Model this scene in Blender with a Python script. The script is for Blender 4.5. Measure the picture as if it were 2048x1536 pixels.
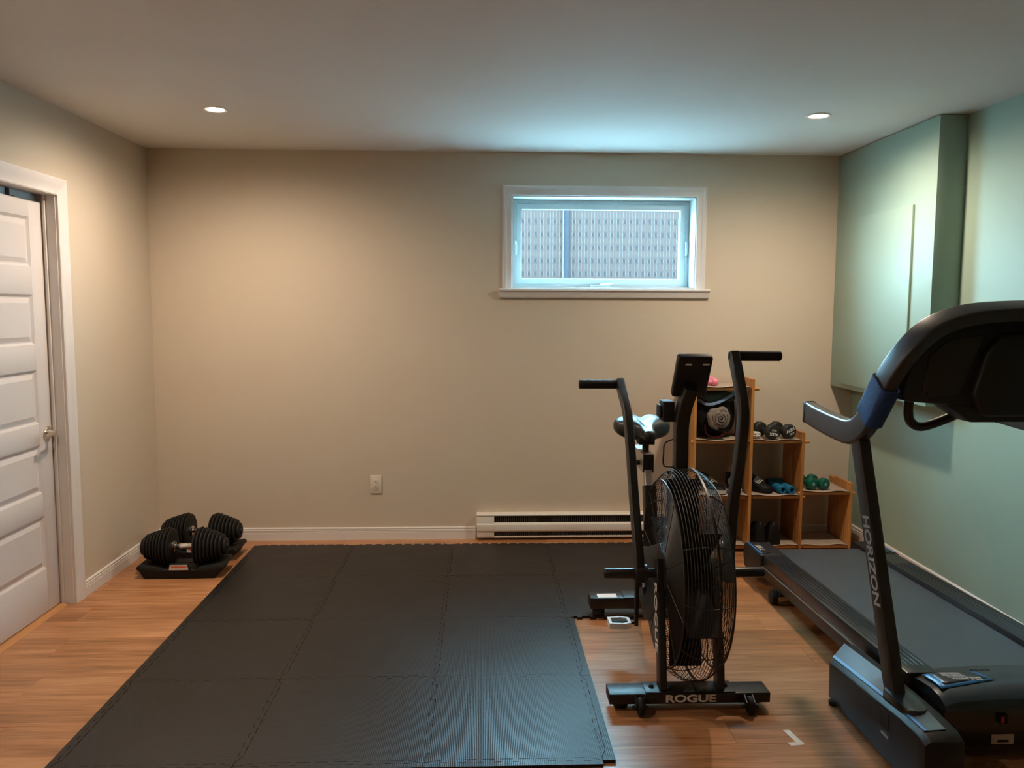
import bpy, bmesh, math, random
from math import sin, cos, pi, radians, sqrt
from mathutils import Vector, Matrix, noise
random.seed(7)
S = bpy.context.scene
for o in list(bpy.data.objects): bpy.data.objects.remove(o)
COL = S.collection

# ---------------------------------------------------------------- camera
cd = bpy.data.cameras.new('camera'); cam = bpy.data.objects.new('camera', cd); COL.objects.link(cam)
cd.sensor_fit = 'HORIZONTAL'; cd.sensor_width = 36; cd.lens = 28.42; cd.clip_start = .02; cd.clip_end = 200
_p, _y, _r = 0.0954, 0.0388, 0.0040
_f = Vector((sin(_y)*cos(_p), cos(_y)*cos(_p), -sin(_p)))
_r0 = Vector((cos(_y), -sin(_y), 0)); _u0 = _r0.cross(_f)
_rt = _r0*cos(_r)+_u0*sin(_r); _up = -_r0*sin(_r)+_u0*cos(_r)
cam.matrix_world = Matrix(((_rt.x, _up.x, -_f.x, 2.0314), (_rt.y, _up.y, -_f.y, -5.0962), (_rt.z, _up.z, -_f.z, 1.4878), (0, 0, 0, 1)))
S.camera = cam

# ---------------------------------------------------------------- world, exposure
W = bpy.data.worlds.new('sky'); S.world = W; W.use_nodes = True
bg = W.node_tree.nodes['Background']; bg.inputs[0].default_value = (0.37, 0.77, 1.0, 1); bg.inputs[1].default_value = 68
vs = S.view_settings; vs.view_transform = 'Standard'; vs.look = 'None'; vs.gamma = 1; vs.exposure = 0; vs.use_curve_mapping = False
S.cycles.sample_clamp_indirect = 0   # keep the daylight that bounces in off the ground outside
LAMP = (1.0, 0.80, 0.62); LAMP_W = 124.0; DISC = 60.0

# ---------------------------------------------------------------- materials
def nd(nt, t, **k):
    n = nt.nodes.new(t)
    for a, b in k.items(): setattr(n, a, b)
    return n
MATS = {}
def M(name, col, rough=.5, metal=0., var=.06, scale=12., bump=0., bscale=None, spec=.5, coat=0., rvar=0., stretch=(1, 1, 1), emit=None, trans=0., alpha=1.):
    if name in MATS: return MATS[name]
    m = bpy.data.materials.new(name); m.use_nodes = True; nt = m.node_tree; L = nt.links
    b = nt.nodes['Principled BSDF']
    tc = nd(nt, 'ShaderNodeTexCoord'); mp = nd(nt, 'ShaderNodeMapping'); mp.inputs['Scale'].default_value = stretch
    L.new(tc.outputs['Object'], mp.inputs[0])
    nz = nd(nt, 'ShaderNodeTexNoise'); nz.inputs['Scale'].default_value = scale; nz.inputs['Detail'].default_value = 4
    L.new(mp.outputs[0], nz.inputs['Vector'])
    rp = nd(nt, 'ShaderNodeValToRGB'); c = Vector(col[:3])
    rp.color_ramp.elements[0].position = .3; rp.color_ramp.elements[1].position = .7
    rp.color_ramp.elements[0].color = (*(c*(1-var)), 1); rp.color_ramp.elements[1].color = (*(c*(1+var)), 1)
    L.new(nz.outputs['Fac'], rp.inputs[0]); L.new(rp.outputs[0], b.inputs['Base Color'])
    b.inputs['Roughness'].default_value = rough; b.inputs['Metallic'].default_value = metal
    b.inputs['Specular IOR Level'].default_value = spec; b.inputs['Coat Weight'].default_value = coat
    if rvar:
        mr = nd(nt, 'ShaderNodeMapRange'); mr.inputs['To Min'].default_value = max(0, rough-rvar); mr.inputs['To Max'].default_value = min(1, rough+rvar)
        L.new(nz.outputs['Fac'], mr.inputs['Value']); L.new(mr.outputs[0], b.inputs['Roughness'])
    if bump:
        n2 = nd(nt, 'ShaderNodeTexNoise'); n2.inputs['Scale'].default_value = bscale or scale*8; n2.inputs['Detail'].default_value = 3
        L.new(mp.outputs[0], n2.inputs['Vector'])
        bp = nd(nt, 'ShaderNodeBump'); bp.inputs['Strength'].default_value = bump; bp.inputs['Distance'].default_value = .004
        L.new(n2.outputs['Fac'], bp.inputs['Height']); L.new(bp.outputs[0], b.inputs['Normal'])
    if emit: b.inputs['Emission Color'].default_value = (*emit[0], 1); b.inputs['Emission Strength'].default_value = emit[1]
    if trans: b.inputs['Transmission Weight'].default_value = trans
    b.inputs['Alpha'].default_value = alpha
    MATS[name] = m; return m

def wood(name, dark, mid, light, axis, rough=.35, scale=1., rnd=.25, bump=.05, spec=.5):
    """grain runs along axis (0,1,2); each object gets its own offset and tone"""
    if name in MATS: return MATS[name]
    m = bpy.data.materials.new(name); m.use_nodes = True; nt = m.node_tree; L = nt.links; b = nt.nodes['Principled BSDF']
    tc = nd(nt, 'ShaderNodeTexCoord'); oi = nd(nt, 'ShaderNodeObjectInfo')
    mul = nd(nt, 'ShaderNodeVectorMath', operation='MULTIPLY_ADD')
    cb = nd(nt, 'ShaderNodeCombineXYZ')
    for i in range(3): L.new(oi.outputs['Random'], cb.inputs[i])
    mul.inputs[1].default_value = (37, 51, 23); L.new(cb.outputs[0], mul.inputs[0]); L.new(tc.outputs['Object'], mul.inputs[2])
    def grain(a, bb, sc, det, dist):
        mp = nd(nt, 'ShaderNodeMapping'); v = [bb]*3; v[axis] = a; mp.inputs['Scale'].default_value = v
        L.new(mul.outputs[0], mp.inputs[0])
        n = nd(nt, 'ShaderNodeTexNoise'); n.inputs['Scale'].default_value = sc*scale; n.inputs['Detail'].default_value = det; n.inputs['Distortion'].default_value = dist
        L.new(mp.outputs[0], n.inputs['Vector']); return n
    g1 = grain(1, 14, 2.2, 6, .6); g2 = grain(1, 30, 5, 5, .2); g3 = grain(1, 4, 1.3, 2, .3)
    mx = nd(nt, 'ShaderNodeMath', operation='MULTIPLY_ADD'); mx.inputs[1].default_value = .45; L.new(g2.outputs['Fac'], mx.inputs[0])
    m2 = nd(nt, 'ShaderNodeMath', operation='MULTIPLY'); m2.inputs[1].default_value = .55; L.new(g1.outputs['Fac'], m2.inputs[0]); L.new(m2.outputs[0], mx.inputs[2])
    m3 = nd(nt, 'ShaderNodeMath', operation='MULTIPLY_ADD'); m3.inputs[1].default_value = .35; L.new(g3.outputs['Fac'], m3.inputs[0]); L.new(mx.outputs[0], m3.inputs[2])
    m4 = nd(nt, 'ShaderNodeMath', operation='MULTIPLY_ADD'); m4.inputs[1].default_value = rnd; L.new(oi.outputs['Random'], m4.inputs[0]); L.new(m3.outputs[0], m4.inputs[2])
    rp = nd(nt, 'ShaderNodeValToRGB'); e = rp.color_ramp.elements
    e[0].position = .50; e[0].color = (*dark, 1); e[1].position = 1.02; e[1].color = (*light, 1)
    k = e.new(.74); k.color = (*mid, 1)
    L.new(m4.outputs[0], rp.inputs[0]); L.new(rp.outputs[0], b.inputs['Base Color'])
    mr = nd(nt, 'ShaderNodeMapRange'); mr.inputs['To Min'].default_value = rough-.06; mr.inputs['To Max'].default_value = rough+.1
    L.new(g1.outputs['Fac'], mr.inputs['Value']); L.new(mr.outputs[0], b.inputs['Roughness']); b.inputs['Specular IOR Level'].default_value = spec
    bp = nd(nt, 'ShaderNodeBump'); bp.inputs['Strength'].default_value = bump; bp.inputs['Distance'].default_value = .002
    L.new(g2.outputs['Fac'], bp.inputs['Height']); L.new(bp.outputs[0], b.inputs['Normal'])
    MATS[name] = m; return m

def ribbed(name, col, rough, period, axis=0, strength=.4, var=.15, spec=.5):
    """rubber with fine straight ribs, scuffed"""
    m = M(name, col, rough, var=var, scale=3.5, rvar=.08, spec=spec); nt = m.node_tree; L = nt.links; b = nt.nodes['Principled BSDF']
    tc = nd(nt, 'ShaderNodeTexCoord'); wv = nd(nt, 'ShaderNodeTexWave'); wv.bands_direction = 'XYZ'[axis]
    wv.inputs['Scale'].default_value = 2*pi/20/period; L.new(tc.outputs['Object'], wv.inputs['Vector'])
    nz = nd(nt, 'ShaderNodeTexNoise'); nz.inputs['Scale'].default_value = 6; nz.inputs['Detail'].default_value = 5; L.new(tc.outputs['Object'], nz.inputs['Vector'])
    b1 = nd(nt, 'ShaderNodeBump'); b1.inputs['Strength'].default_value = strength; b1.inputs['Distance'].default_value = .001
    L.new(wv.outputs['Fac'], b1.inputs['Height'])
    b2 = nd(nt, 'ShaderNodeBump'); b2.inputs['Strength'].default_value = .25; b2.inputs['Distance'].default_value = .01
    L.new(nz.outputs['Fac'], b2.inputs['Height']); L.new(b1.outputs[0], b2.inputs['Normal']); L.new(b2.outputs[0], b.inputs['Normal'])
    return m

m_wall = M('wall_beige', (.60, .515, .405), .75, var=.012, scale=3, bump=.03, bscale=240, spec=.3)
m_green = M('wall_sage', (.30, .41, .335), .45, var=.012, scale=3, bump=.03, bscale=240, spec=.35)
m_ceil = M('ceiling_white', (.74, .72, .69), .8, var=.012, scale=3, bump=.03, bscale=200, spec=.2)
m_trim = M('trim_white', (.71, .675, .645), .42, var=.015, scale=4, spec=.4)
m_door = M('door_white', (.66, .61, .585), .40, var=.015, scale=3, bump=.03, bscale=60, spec=.4)
m_pvc = M('window_pvc', (.52, .56, .57), .35, var=.01, scale=4)
m_floor = wood('laminate', (.170, .070, .026), (.40, .178, .074), (.60, .315, .155), 0, rough=.30, scale=1.25, rnd=.09, bump=.05)
m_sub = M('subfloor', (.05, .03, .015), .8)
m_pine = wood('pine', (.26, .095, .018), (.44, .185, .045), (.56, .28, .085), 2, rough=.42, scale=1.3, rnd=.18, spec=.4)
m_pineh = wood('pine_rail', (.32, .13, .03), (.50, .23, .065), (.62, .33, .11), 0, rough=.42, scale=1.3, rnd=.14, spec=.4)
m_mat = ribbed('foam_rubber', (.0085, .0080, .0080), .40, .006, 0, .35, spec=.42)
m_blk = M('black_steel', (.010, .0095, .009), .38, var=.1, scale=30, bump=.02, bscale=300, spec=.5)
m_bplas = M('black_plastic', (.010, .010, .010), .5, var=.1, scale=30, bump=.04, bscale=350, spec=.4)
m_rub = M('black_rubber', (.012, .012, .012), .7, var=.12, scale=30, spec=.3)
m_chrome = M('chrome', (.75, .74, .72), .14, metal=1, var=.03)
m_nickel = M('brushed_nickel', (.62, .58, .52), .28, metal=1, var=.04, scale=60)
m_white = M('white_print', (.74, .71, .68), .5, var=.02)
m_grey = M('grey_print', (.30, .29, .28), .5, var=.03)

# ---------------------------------------------------------------- mesh helpers
class MB:
    def __init__(s): s.bm = bmesh.new()
    def face(s, vs):
        try: return s.bm.faces.new(vs)
        except ValueError: return None
    def hexa(s, pts):
        v = [s.bm.verts.new(p) for p in pts]
        for f in ((0, 3, 2, 1), (4, 5, 6, 7), (0, 1, 5, 4), (1, 2, 6, 5), (2, 3, 7, 6), (3, 0, 4, 7)): s.face([v[i] for i in f])
        return s
    def box(s, x0, x1, y0, y1, z0, z1, mat=None):
        p = [(x0, y0, z0), (x1, y0, z0), (x1, y1, z0), (x0, y1, z0), (x0, y0, z1), (x1, y0, z1), (x1, y1, z1), (x0, y1, z1)]
        if mat is not None: p = [mat @ Vector(q) for q in p]
        return s.hexa(p)
    def rings(s, loops, cap=True, closed=False):
        V = [[s.bm.verts.new(p) for p in lp] for lp in loops]; n = len(V[0])
        rng = range(len(V)) if closed else range(len(V)-1)
        for i in rng:
            a, b = V[i], V[(i+1) % len(V)]
            for j in range(n): s.face([a[j], a[(j+1) % n], b[(j+1) % n], b[j]])
        if cap and not closed: s.face(list(reversed(V[0]))); s.face(V[-1])
        return s
    def cyl(s, p0, p1, r0, r1=None, n=20, cap=True):
        p0, p1 = Vector(p0), Vector(p1); r1 = r0 if r1 is None else r1
        t = (p1-p0).normalized(); a = t.orthogonal().normalized(); b = t.cross(a)
        return s.rings([[p+(a*cos(2*pi*k/n)+b*sin(2*pi*k/n))*r for k in range(n)] for p, r in ((p0, r0), (p1, r1))], cap)
    def lathe(s, p, axis, prof, n=24, cap=True):
        """prof: (distance along axis, radius)"""
        p = Vector(p); t = Vector(axis).normalized(); a = t.orthogonal().normalized(); b = t.cross(a)
        return s.rings([[p+t*h+(a*cos(2*pi*k/n)+b*sin(2*pi*k/n))*max(r, 1e-4) for k in range(n)] for h, r in prof], cap)
    def torus(s, c, axis, R, r, n=64, k=5):
        c = Vector(c); t = Vector(axis).normalized(); a = t.orthogonal().normalized(); b = t.cross(a); lp = []
        for i in range(n):
            d = a*cos(2*pi*i/n)+b*sin(2*pi*i/n)
            lp.append([c+d*(R+r*cos(2*pi*j/k))+t*(r*sin(2*pi*j/k)) for j in range(k)])
        return s.rings(lp, closed=True)
    def tube(s, path, r, n=12, closed=False):
        return s.sweep(path, [(r*cos(2*pi*k/n), r*sin(2*pi*k/n)) for k in range(n)], closed=closed)
    def sweep(s, path, sec, side=None, closed=False):
        P = [Vector(p) for p in path]; N = len(P); T = []
        for i in range(N):
            a = P[i-1] if (i > 0 or closed) else P[i]; b = P[(i+1) % N] if (i < N-1 or closed) else P[i]
            T.append((b-a).normalized())
        n0 = Vector(side) if side else T[0].orthogonal(); n0 = (n0-T[0]*n0.dot(T[0])).normalized(); lp = []
        for i in range(N):
            if i: n0 = T[i-1].rotation_difference(T[i]) @ n0; n0 = (n0-T[i]*n0.dot(T[i])).normalized()
            b0 = T[i].cross(n0)
            lp.append([P[i]+n0*u+b0*v for u, v in sec])
        return s.rings(lp, cap=not closed, closed=closed)
    def prism(s, poly, plane, d0, d1):
        """poly 2d points; plane 'xy','xz','yz'; extruded d0..d1 along the third axis"""
        def m(p, d): return {'xy': (p[0], p[1], d), 'xz': (p[0], d, p[1]), 'yz': (d, p[0], p[1])}[plane]
        return s.rings([[m(p, d0) for p in poly], [m(p, d1) for p in poly]])
    def grid(s, fn, nu, nv):
        V = [[s.bm.verts.new(fn(i/nu, j/nv)) for j in range(nv+1)] for i in range(nu+1)]
        for i in range(nu):
            for j in range(nv): s.face([V[i][j], V[i+1][j], V[i+1][j+1], V[i][j+1]])
        return s
    def blob(s, c, rad, seed=0, amp=.15, freq=2., n=3, pw=1.):
        c = Vector(c); r = bmesh.ops.create_icosphere(s.bm, subdivisions=n, radius=1)
        for v in r['verts']:
            d = v.co.normalized(); q = Vector([math.copysign(abs(x)**pw, x) for x in d])
            k = 1+amp*noise.noise(d*freq+Vector((seed*3.1, seed*1.7, seed*5.3)))
            v.co = c+Vector((q.x*rad[0], q.y*rad[1], q.z*rad[2]))*k
        return s
    def xf(s, mat):
        bmesh.ops.transform(s.bm, matrix=mat, verts=s.bm.verts); return s
    def fn(s, f):
        for v in s.bm.verts: v.co = f(v.co)
        return s
    def build(s, name, mat, parent=None, bevel=0., seg=2, ang=35, smooth=True):
        bm = s.bm; bmesh.ops.recalc_face_normals(bm, faces=bm.faces)
        if bevel:
            ed = [e for e in bm.edges if len(e.link_faces) == 2 and e.calc_face_angle(0) > radians(30)]
            bmesh.ops.bevel(bm, geom=ed, offset=bevel, segments=seg, affect='EDGES', profile=.5, clamp_overlap=True)
        for f in bm.faces: f.smooth = smooth
        for e in bm.edges:
            if len(e.link_faces) == 2 and e.calc_face_angle(0) > radians(ang): e.smooth = False
        me = bpy.data.meshes.new(name); bm.to_mesh(me); bm.free()
        o = bpy.data.objects.new(name, me); COL.objects.link(o); me.materials.append(mat)
        if parent: o.parent = parent; o.matrix_parent_inverse = Matrix.Translation(parent.location).inverted()
        return o
def rrect(w, h, r, n=4):
    """rounded rectangle section centred on 0"""
    out = []
    for cx, cy, a0 in ((w/2-r, h/2-r, 0), (-w/2+r, h/2-r, pi/2), (-w/2+r, -h/2+r, pi), (w/2-r, -h/2+r, 1.5*pi)):
        for k in range(n+1): out.append((cx+r*cos(a0+k*pi/2/n), cy+r*sin(a0+k*pi/2/n)))
    return out
def tag(o, label=None, cat=None, group=None, kind=None):
    if label: o['label'] = label
    if cat: o['category'] = cat
    if group: o['group'] = group
    if kind: o['kind'] = kind
    return o
def thing(name, loc, label=None, cat=None, group=None, kind=None):
    o = bpy.data.objects.new(name, None); o.empty_display_size = .05; COL.objects.link(o); o.location = loc
    return tag(o, label, cat, group, kind)
def struct(o, label=None): return tag(o, label, None, None, 'structure')
def copy_tree(o, parent=None):
    c = o.copy(); COL.objects.link(c)
    if parent: c.parent = parent
    for ch in list(o.children): copy_tree(ch, c)
    return c
def text(name, body, mat, parent, size, origin, xdir, ydir, depth=.0015, wide=1., align='CENTER', shear=0., bold=0.):
    cu = bpy.data.curves.new(name, 'FONT'); cu.body = body; cu.size = size; cu.extrude = depth; cu.align_x = align; cu.align_y = 'CENTER'; cu.shear = shear; cu.offset = bold
    t = bpy.data.objects.new(name, cu); COL.objects.link(t)
    dg = bpy.context.evaluated_depsgraph_get(); me = bpy.data.meshes.new_from_object(t.evaluated_get(dg)); bpy.data.objects.remove(t)
    X = Vector(xdir).normalized(); Y = Vector(ydir).normalized(); Z = X.cross(Y); o = Vector(origin)
    for v in me.vertices: v.co = o+X*v.co.x*wide+Y*v.co.y+Z*v.co.z
    ob = bpy.data.objects.new(name, me); COL.objects.link(ob); me.materials.clear(); me.materials.append(mat)
    if parent: ob.parent = parent; ob.matrix_parent_inverse = Matrix.Translation(parent.location).inverted()
    return ob
def bez(pts, n=8):
    """Catmull-Rom through points"""
    P = [Vector(p) for p in pts]; P = [P[0]*2-P[1]]+P+[P[-1]*2-P[-2]]; out = []
    for i in range(1, len(P)-2):
        for k in range(n):
            t = k/n; a, b, c, d = P[i-1:i+3]
            out.append(.5*((2*b)+(c-a)*t+(2*a-5*b+4*c-d)*t*t+(3*b-a-3*c+d)*t**3))
    return out+[P[-2]]

# ================================================================= SETTING
H = 2.436; XR = 4.422; YF = -6.6; TH = .15
# floor: subfloor with laminate planks laid along x
fl = struct(MB().box(-.12, XR+.1, YF, .05, -.06, -.009).build('floor', m_sub))
PW = .194; PL = 1.28; row = 0; y = .03
pl_mesh = {}
def plank_mesh(L_, W_):
    k = (round(L_, 3), round(W_, 3))
    if k not in pl_mesh:
        o = MB().box(0, L_, 0, W_, -.009, 0).build('plank', m_floor, None, bevel=.0007, seg=1); pl_mesh[k] = o.data; bpy.data.objects.remove(o)
    return pl_mesh[k]
while y > YF+.01:
    w = min(PW, y-YF); off = (row*.47 % 1)*PL; x = -.11-off
    while x < XR+.08:
        a, b = max(x, -.11), min(x+PL, XR+.08)
        if b-a > .02:
            o = bpy.data.objects.new('plank', plank_mesh(b-a-.0004, w-.0004)); COL.objects.link(o); o.location = (a, y-w, 0); o.parent = fl
        x += PL
    y -= w; row += 1
struct(MB().box(-TH, XR+TH, YF-TH, TH+.05, H, H+.1).build('ceiling', m_ceil))
# back wall with window opening
WX0, WX1, WZ0, WZ1 = 2.226, 3.384, 1.604, 2.176
b = MB()
b.box(-TH, WX0, 0, .24, -.06, H).box(WX1, XR+TH, 0, .24, -.06, H).box(WX0, WX1, 0, .24, -.06, WZ0).box(WX0, WX1, 0, .24, WZ1, H)
struct(b.build('wall_back', m_wall))
# left wall with door opening
DY0, DY1, DZ = -1.90, -1.093, 2.012
b = MB().box(-TH, 0, DY1, 0, -.06, H).box(-TH, 0, YF, DY0, -.06, H).box(-TH, 0, DY0, DY1, DZ, H)
struct(b.build('wall_left', m_wall))
struct(MB().box(-1.3, -1.2, -3, 0, -.06, H).box(-1.2, -TH, -.1, 0, -.06, H).box(-1.2, -TH, -3, -2.9, -.06, H).box(-1.2, -TH, -2.9, -.1, H-.1, H).box(-1.2, -TH+.03, -2.9, -.1, -.1, -.05).build('wall_leak_block', m_wall))  # unseen box added behind the door to stop sky light leaking in
struct(MB().box(XR, XR+TH, YF, 0, -.06, H).build('wall_right', m_green))
struct(MB().box(-TH, XR+TH, YF-TH, YF, -.06, H).build('wall_front', m_wall))
# boxed duct in the corner with its access panel
bk = struct(MB().box(4.279, XR-.0005, -1.118, -.0005, .992, H-.004).build('wall_bulkhead', m_green, None, bevel=.0015))
pn = MB().box(4.266, 4.2785, -.925, -.150, 1.020, 2.022).build('access_panel', m_green, bk, bevel=.001)
pn['label'] = 'flat sage green access panel'
# baseboards with three grooves
def base_prof(h): return [(0, 0), (.014, 0), (.014, h*.60), (.010, h*.62), (.013, h*.66), (.013, h*.70), (.009, h*.72), (.012, h*.76), (.012, h*.80), (.008, h*.83), (.010, h*.87), (.010, h*.95), (.006, h), (0, h)]
struct(MB().prism([(-d, z) for d, z in base_prof(.079)], 'yz', .014, 2.0).prism([(-d, z) for d, z in base_prof(.079)], 'yz', 3.215, XR-.014).build('baseboard_back', m_trim, ang=20))
struct(MB().prism(base_prof(.079), 'xz', -1.008, -.0005).prism(base_prof(.079), 'xz', YF, DY0-.085).build('baseboard_left', m_trim, ang=20))
struct(MB().prism([(XR-d, z) for d, z in base_prof(.104)], 'xz', YF, -.0005).build('baseboard_right', m_trim, ang=20))
# ---- door
dr = thing('door_1', (-.07, (DY0+DY1)/2, 0), kind='structure')
CW = .082
def casing_prof(): return [(0, 0), (0, .011), (.006, .014), (.010, .012), (.030, .012), (.045, .016), (.058, .020), (.072, .021), (.078, .017), (CW, .017), (CW, 0)]
def casing(bd, y_in, sgn, z1):
    bd.rings([[(x, y_in+sgn*w, z) for w, x in casing_prof()] for z in (0, z1)])
b = MB()
b.rings([[(x, DY1+.004+w, z1+w if z1 else 0) for w, x in casing_prof()] for z1 in (0, DZ-.004)])
b.rings([[(x, DY0-.004-w, z1+w if z1 else 0) for w, x in casing_prof()] for z1 in (0, DZ-.004)])
b.rings([[(x, DY1+.004+w, DZ-.004+w) for w, x in casing_prof()], [(x, DY0-.004-w, DZ-.004+w) for w, x in casing_prof()]])
b.build('casing', m_trim, dr, ang=20)
b = MB().box(-TH, .0005, DY1-.003, DY1+.0005, 0, DZ).box(-TH, .0005, DY0-.0005, DY0+.003, 0, DZ).box(-TH, .0005, DY0, DY1, DZ-.003, DZ+.0005)
b.build('jamb', m_trim, dr)
b = MB().box(-.055, -.043, DY1-.014, DY1-.002, 0, DZ-.002).box(-.055, -.043, DY0+.002, DY0+.014, 0, DZ-.002)
b.build('door_stop', m_trim, dr, bevel=.002)
m_gap = M('gap_light_paint', (.52, .55, .57), .7)
MB().box(-.098, -.088, DY0+.003, DY1-.003, 1.976, DZ-.004).build('gap_light_sheet', m_gap, dr)  # grey sheet standing in for the dim light in the gap above the door
DX = -.062; d0, d1 = DY0+.016, DY1-.010; dtop = 1.972
pz = [(1.662, 1.892), (1.300, 1.535), (.925, 1.180), (.590, .822), (.222, .478)]
sy0, sy1 = d0+.115, -1.212
m_ = MB()
# slab with five moulded panels: front face built as rails, stiles and sloped recesses
xs, xr = DX, DX-.009
m_.box(DX-.036, xr-.001, d0, d1, .012, dtop)
m_.box(xr-.001, xs, d0, sy0, .012, dtop).box(xr-.001, xs, sy1, d1, .012, dtop)
zz = [dtop]+[v for a, c in pz for v in (c, a)]+[.012]
for i in range(0, len(zz), 2): m_.box(xr-.001, xs, sy0, sy1, zz[i+1], zz[i])
slab = m_.build('slab', m_door, dr, bevel=.0015)
for a, c in pz:
    q = MB(); g = .022; lo = [(xr, sy0, a), (xr, sy1, a), (xr, sy1, c), (xr, sy0, c)]
    def rect(x, e): return [(x, sy0+e, a+e), (x, sy1-e, a+e), (x, sy1-e, c-e), (x, sy0+e, c-e)]
    q.rings([rect(xs-.0005, .0005), rect(xr+.0008, .012), rect(xr+.0008, .018), rect(xs-.0015, .040)], cap=False)
    q.face([q.bm.verts.new(p) for p in rect(xs-.0015, .040)])
    q.build('panel', m_door, slab, ang=12)
hz, hy = .872, -1.150
hd = MB().lathe((DX-.001, hy, hz), (1, 0, 0), [(0, .031), (.006, .032), (.012, .029), (.014, .016), (.030, .0125), (.046, .0125)], 28).build('handle', m_nickel, dr, ang=30)
MB().sweep(bez([(DX+.040, hy+.002, hz), (DX+.047, hy-.012, hz), (DX+.05, hy-.05, hz+.001), (DX+.05, hy-.105, hz-.003)], 5), rrect(.012, .021, .005), side=(1, 0, 0)).build('lever', m_nickel, hd, ang=40)
MB().box(DX-.040, DX-.002, -1.345, -1.318, dtop+.0002, dtop+.003).box(DX-.0245, DX-.0215, -1.345, -1.318, dtop+.0005, DZ-.004).build('strap', m_rub, dr)['label'] = 'black strap over the door top'
m_thr = wood('threshold_wood', (.30, .12, .04), (.44, .19, .065), (.52, .25, .095), 1, rough=.35)
MB().prism([(-.075, 0), (-.025, 0), (-.032, .006), (-.05, .009), (-.07, .008)], 'xz', DY0+.003, DY1-.015).build('threshold', m_thr, dr, ang=20)
# ---- window
wn = thing('window_1', ((WX0+WX1)/2, 0, WZ0), kind='structure')
def wprof(): return [(0, 0), (0, .010), (.006, .013), (.016, .011), (.030, .012), (.040, .018), (.050, .019), (.056, .015), (.061, .015), (.061, 0)]
def ring_case(x0, x1, z0, z1):
    bb = MB()
    L_ = lambda w, d: (x0-w, -d)
    bb.rings([[(x0-w, -d, z0) for w, d in wprof()], [(x0-w, -d, z1+w) for w, d in wprof()], [(x1+w, -d, z1+w) for w, d in wprof()], [(x1+w, -d, z0) for w, d in wprof()]])
    return bb
ring_case(WX0+.002, WX1-.002, WZ0-.002, WZ1-.002).build('casing', m_trim, wn, ang=20)
sx0, sx1 = WX0-.081, WX1+.086
sl = MB().prism([(0, 1.602), (-.040, 1.602), (-.044, 1.598), (-.044, 1.588), (-.036, 1.584), (-.030, 1.572), (-.026, 1.560), (-.022, 1.548), (-.018, 1.543), (0, 1.543)], 'yz', sx0, sx1)
sl.build('sill', m_trim, wn, ang=20)
b = MB().box(WX0, WX0+.008, .0, .24, WZ0, WZ1).box(WX1-.008, WX1, 0, .24, WZ0, WZ1).box(WX0, WX1, 0, .24, WZ1-.008, WZ1).box(WX0, WX1, -.001, .24, WZ0, WZ0+.008)
b.build('jamb_lining', M('jamb_paint', (.50, .51, .50), .5, var=.01), wn)
FX0, FX1, FZ0, FZ1 = WX0+.0085, WX1-.0085, WZ0+.0085, WZ1-.0085; fy = .15
def frame(x0, x1, z0, z1, t, y0, y1):
    return MB().rings([[(x0+e, yy, z0+e), (x1-e, yy, z0+e), (x1-e, yy, z1-e), (x0+e, yy, z1-e)] for e, yy in ((0, y0), (t, y0), (t, y1), (0, y1))], closed=True)
frame(FX0, FX1, FZ0, FZ1, .026, fy, fy+.08).build('frame', m_pvc, wn, bevel=.003)
sash = frame(FX0+.022, FX1-.022, FZ0+.022, FZ1-.022, .036, fy-.004, fy+.05).build('sash', m_pvc, wn, bevel=.004)
GX0, GX1, GZ0, GZ1 = FX0+.056, FX1-.056, FZ0+.056, FZ1-.056
frame(GX0-.002, GX1+.002, GZ0-.002, GZ1+.002, .005, fy+.004, fy+.02).build('gasket', m_rub, sash)
gm = bpy.data.materials.new('glass'); gm.use_nodes = True; nt = gm.node_tree; pb = nt.nodes['Principled BSDF']; out = nt.nodes['Material Output']
tr = nd(nt, 'ShaderNodeBsdfTransparent'); gl = nd(nt, 'ShaderNodeBsdfGlossy'); gl.inputs['Roughness'].default_value = .02; lw = nd(nt, 'ShaderNodeLayerWeight'); lw.inputs['Blend'].default_value = .5; pw_ = nd(nt, 'ShaderNodeMath', operation='POWER'); pw_.inputs[1].default_value = 5; nt.links.new(lw.outputs['Facing'], pw_.inputs[0]); fr = nd(nt, 'ShaderNodeMath', operation='MULTIPLY_ADD'); fr.inputs[1].default_value = .9; fr.inputs[2].default_value = .04; nt.links.new(pw_.outputs[0], fr.inputs[0])
mxs = nd(nt, 'ShaderNodeMixShader'); nt.links.new(fr.outputs[0], mxs.inputs[0]); nt.links.new(tr.outputs[0], mxs.inputs[1]); nt.links.new(gl.outputs[0], mxs.inputs[2]); nt.links.new(mxs.outputs[0], out.inputs[0])
MB().box(GX0, GX1, fy+.012, fy+.015, GZ0, GZ1).build('pane', gm, wn)
for x, s in ((FX0+.018, 1), (FX1-.018, -1)):
    MB().sweep(bez([(x, fy-.006, 1.82), (x+s*.004, fy-.028, 1.835), (x+s*.004, fy-.030, 1.88), (x, fy-.008, 1.905)], 5), rrect(.014, .009, .003), side=(1, 0, 0)).build('latch', m_pvc, wn)
hw = MB().box(2.735, 2.87, fy-.018, fy+.001, FZ0+.002, FZ0+.020).build('crank_base', m_pvc, wn, bevel=.003)
MB().sweep(bez([(2.80, fy-.02, FZ0+.016), (2.83, fy-.035, FZ0+.020), (2.88, fy-.03, FZ0+.022)], 5), rrect(.012, .010, .003)).build('crank_arm', m_pvc, hw)
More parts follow.
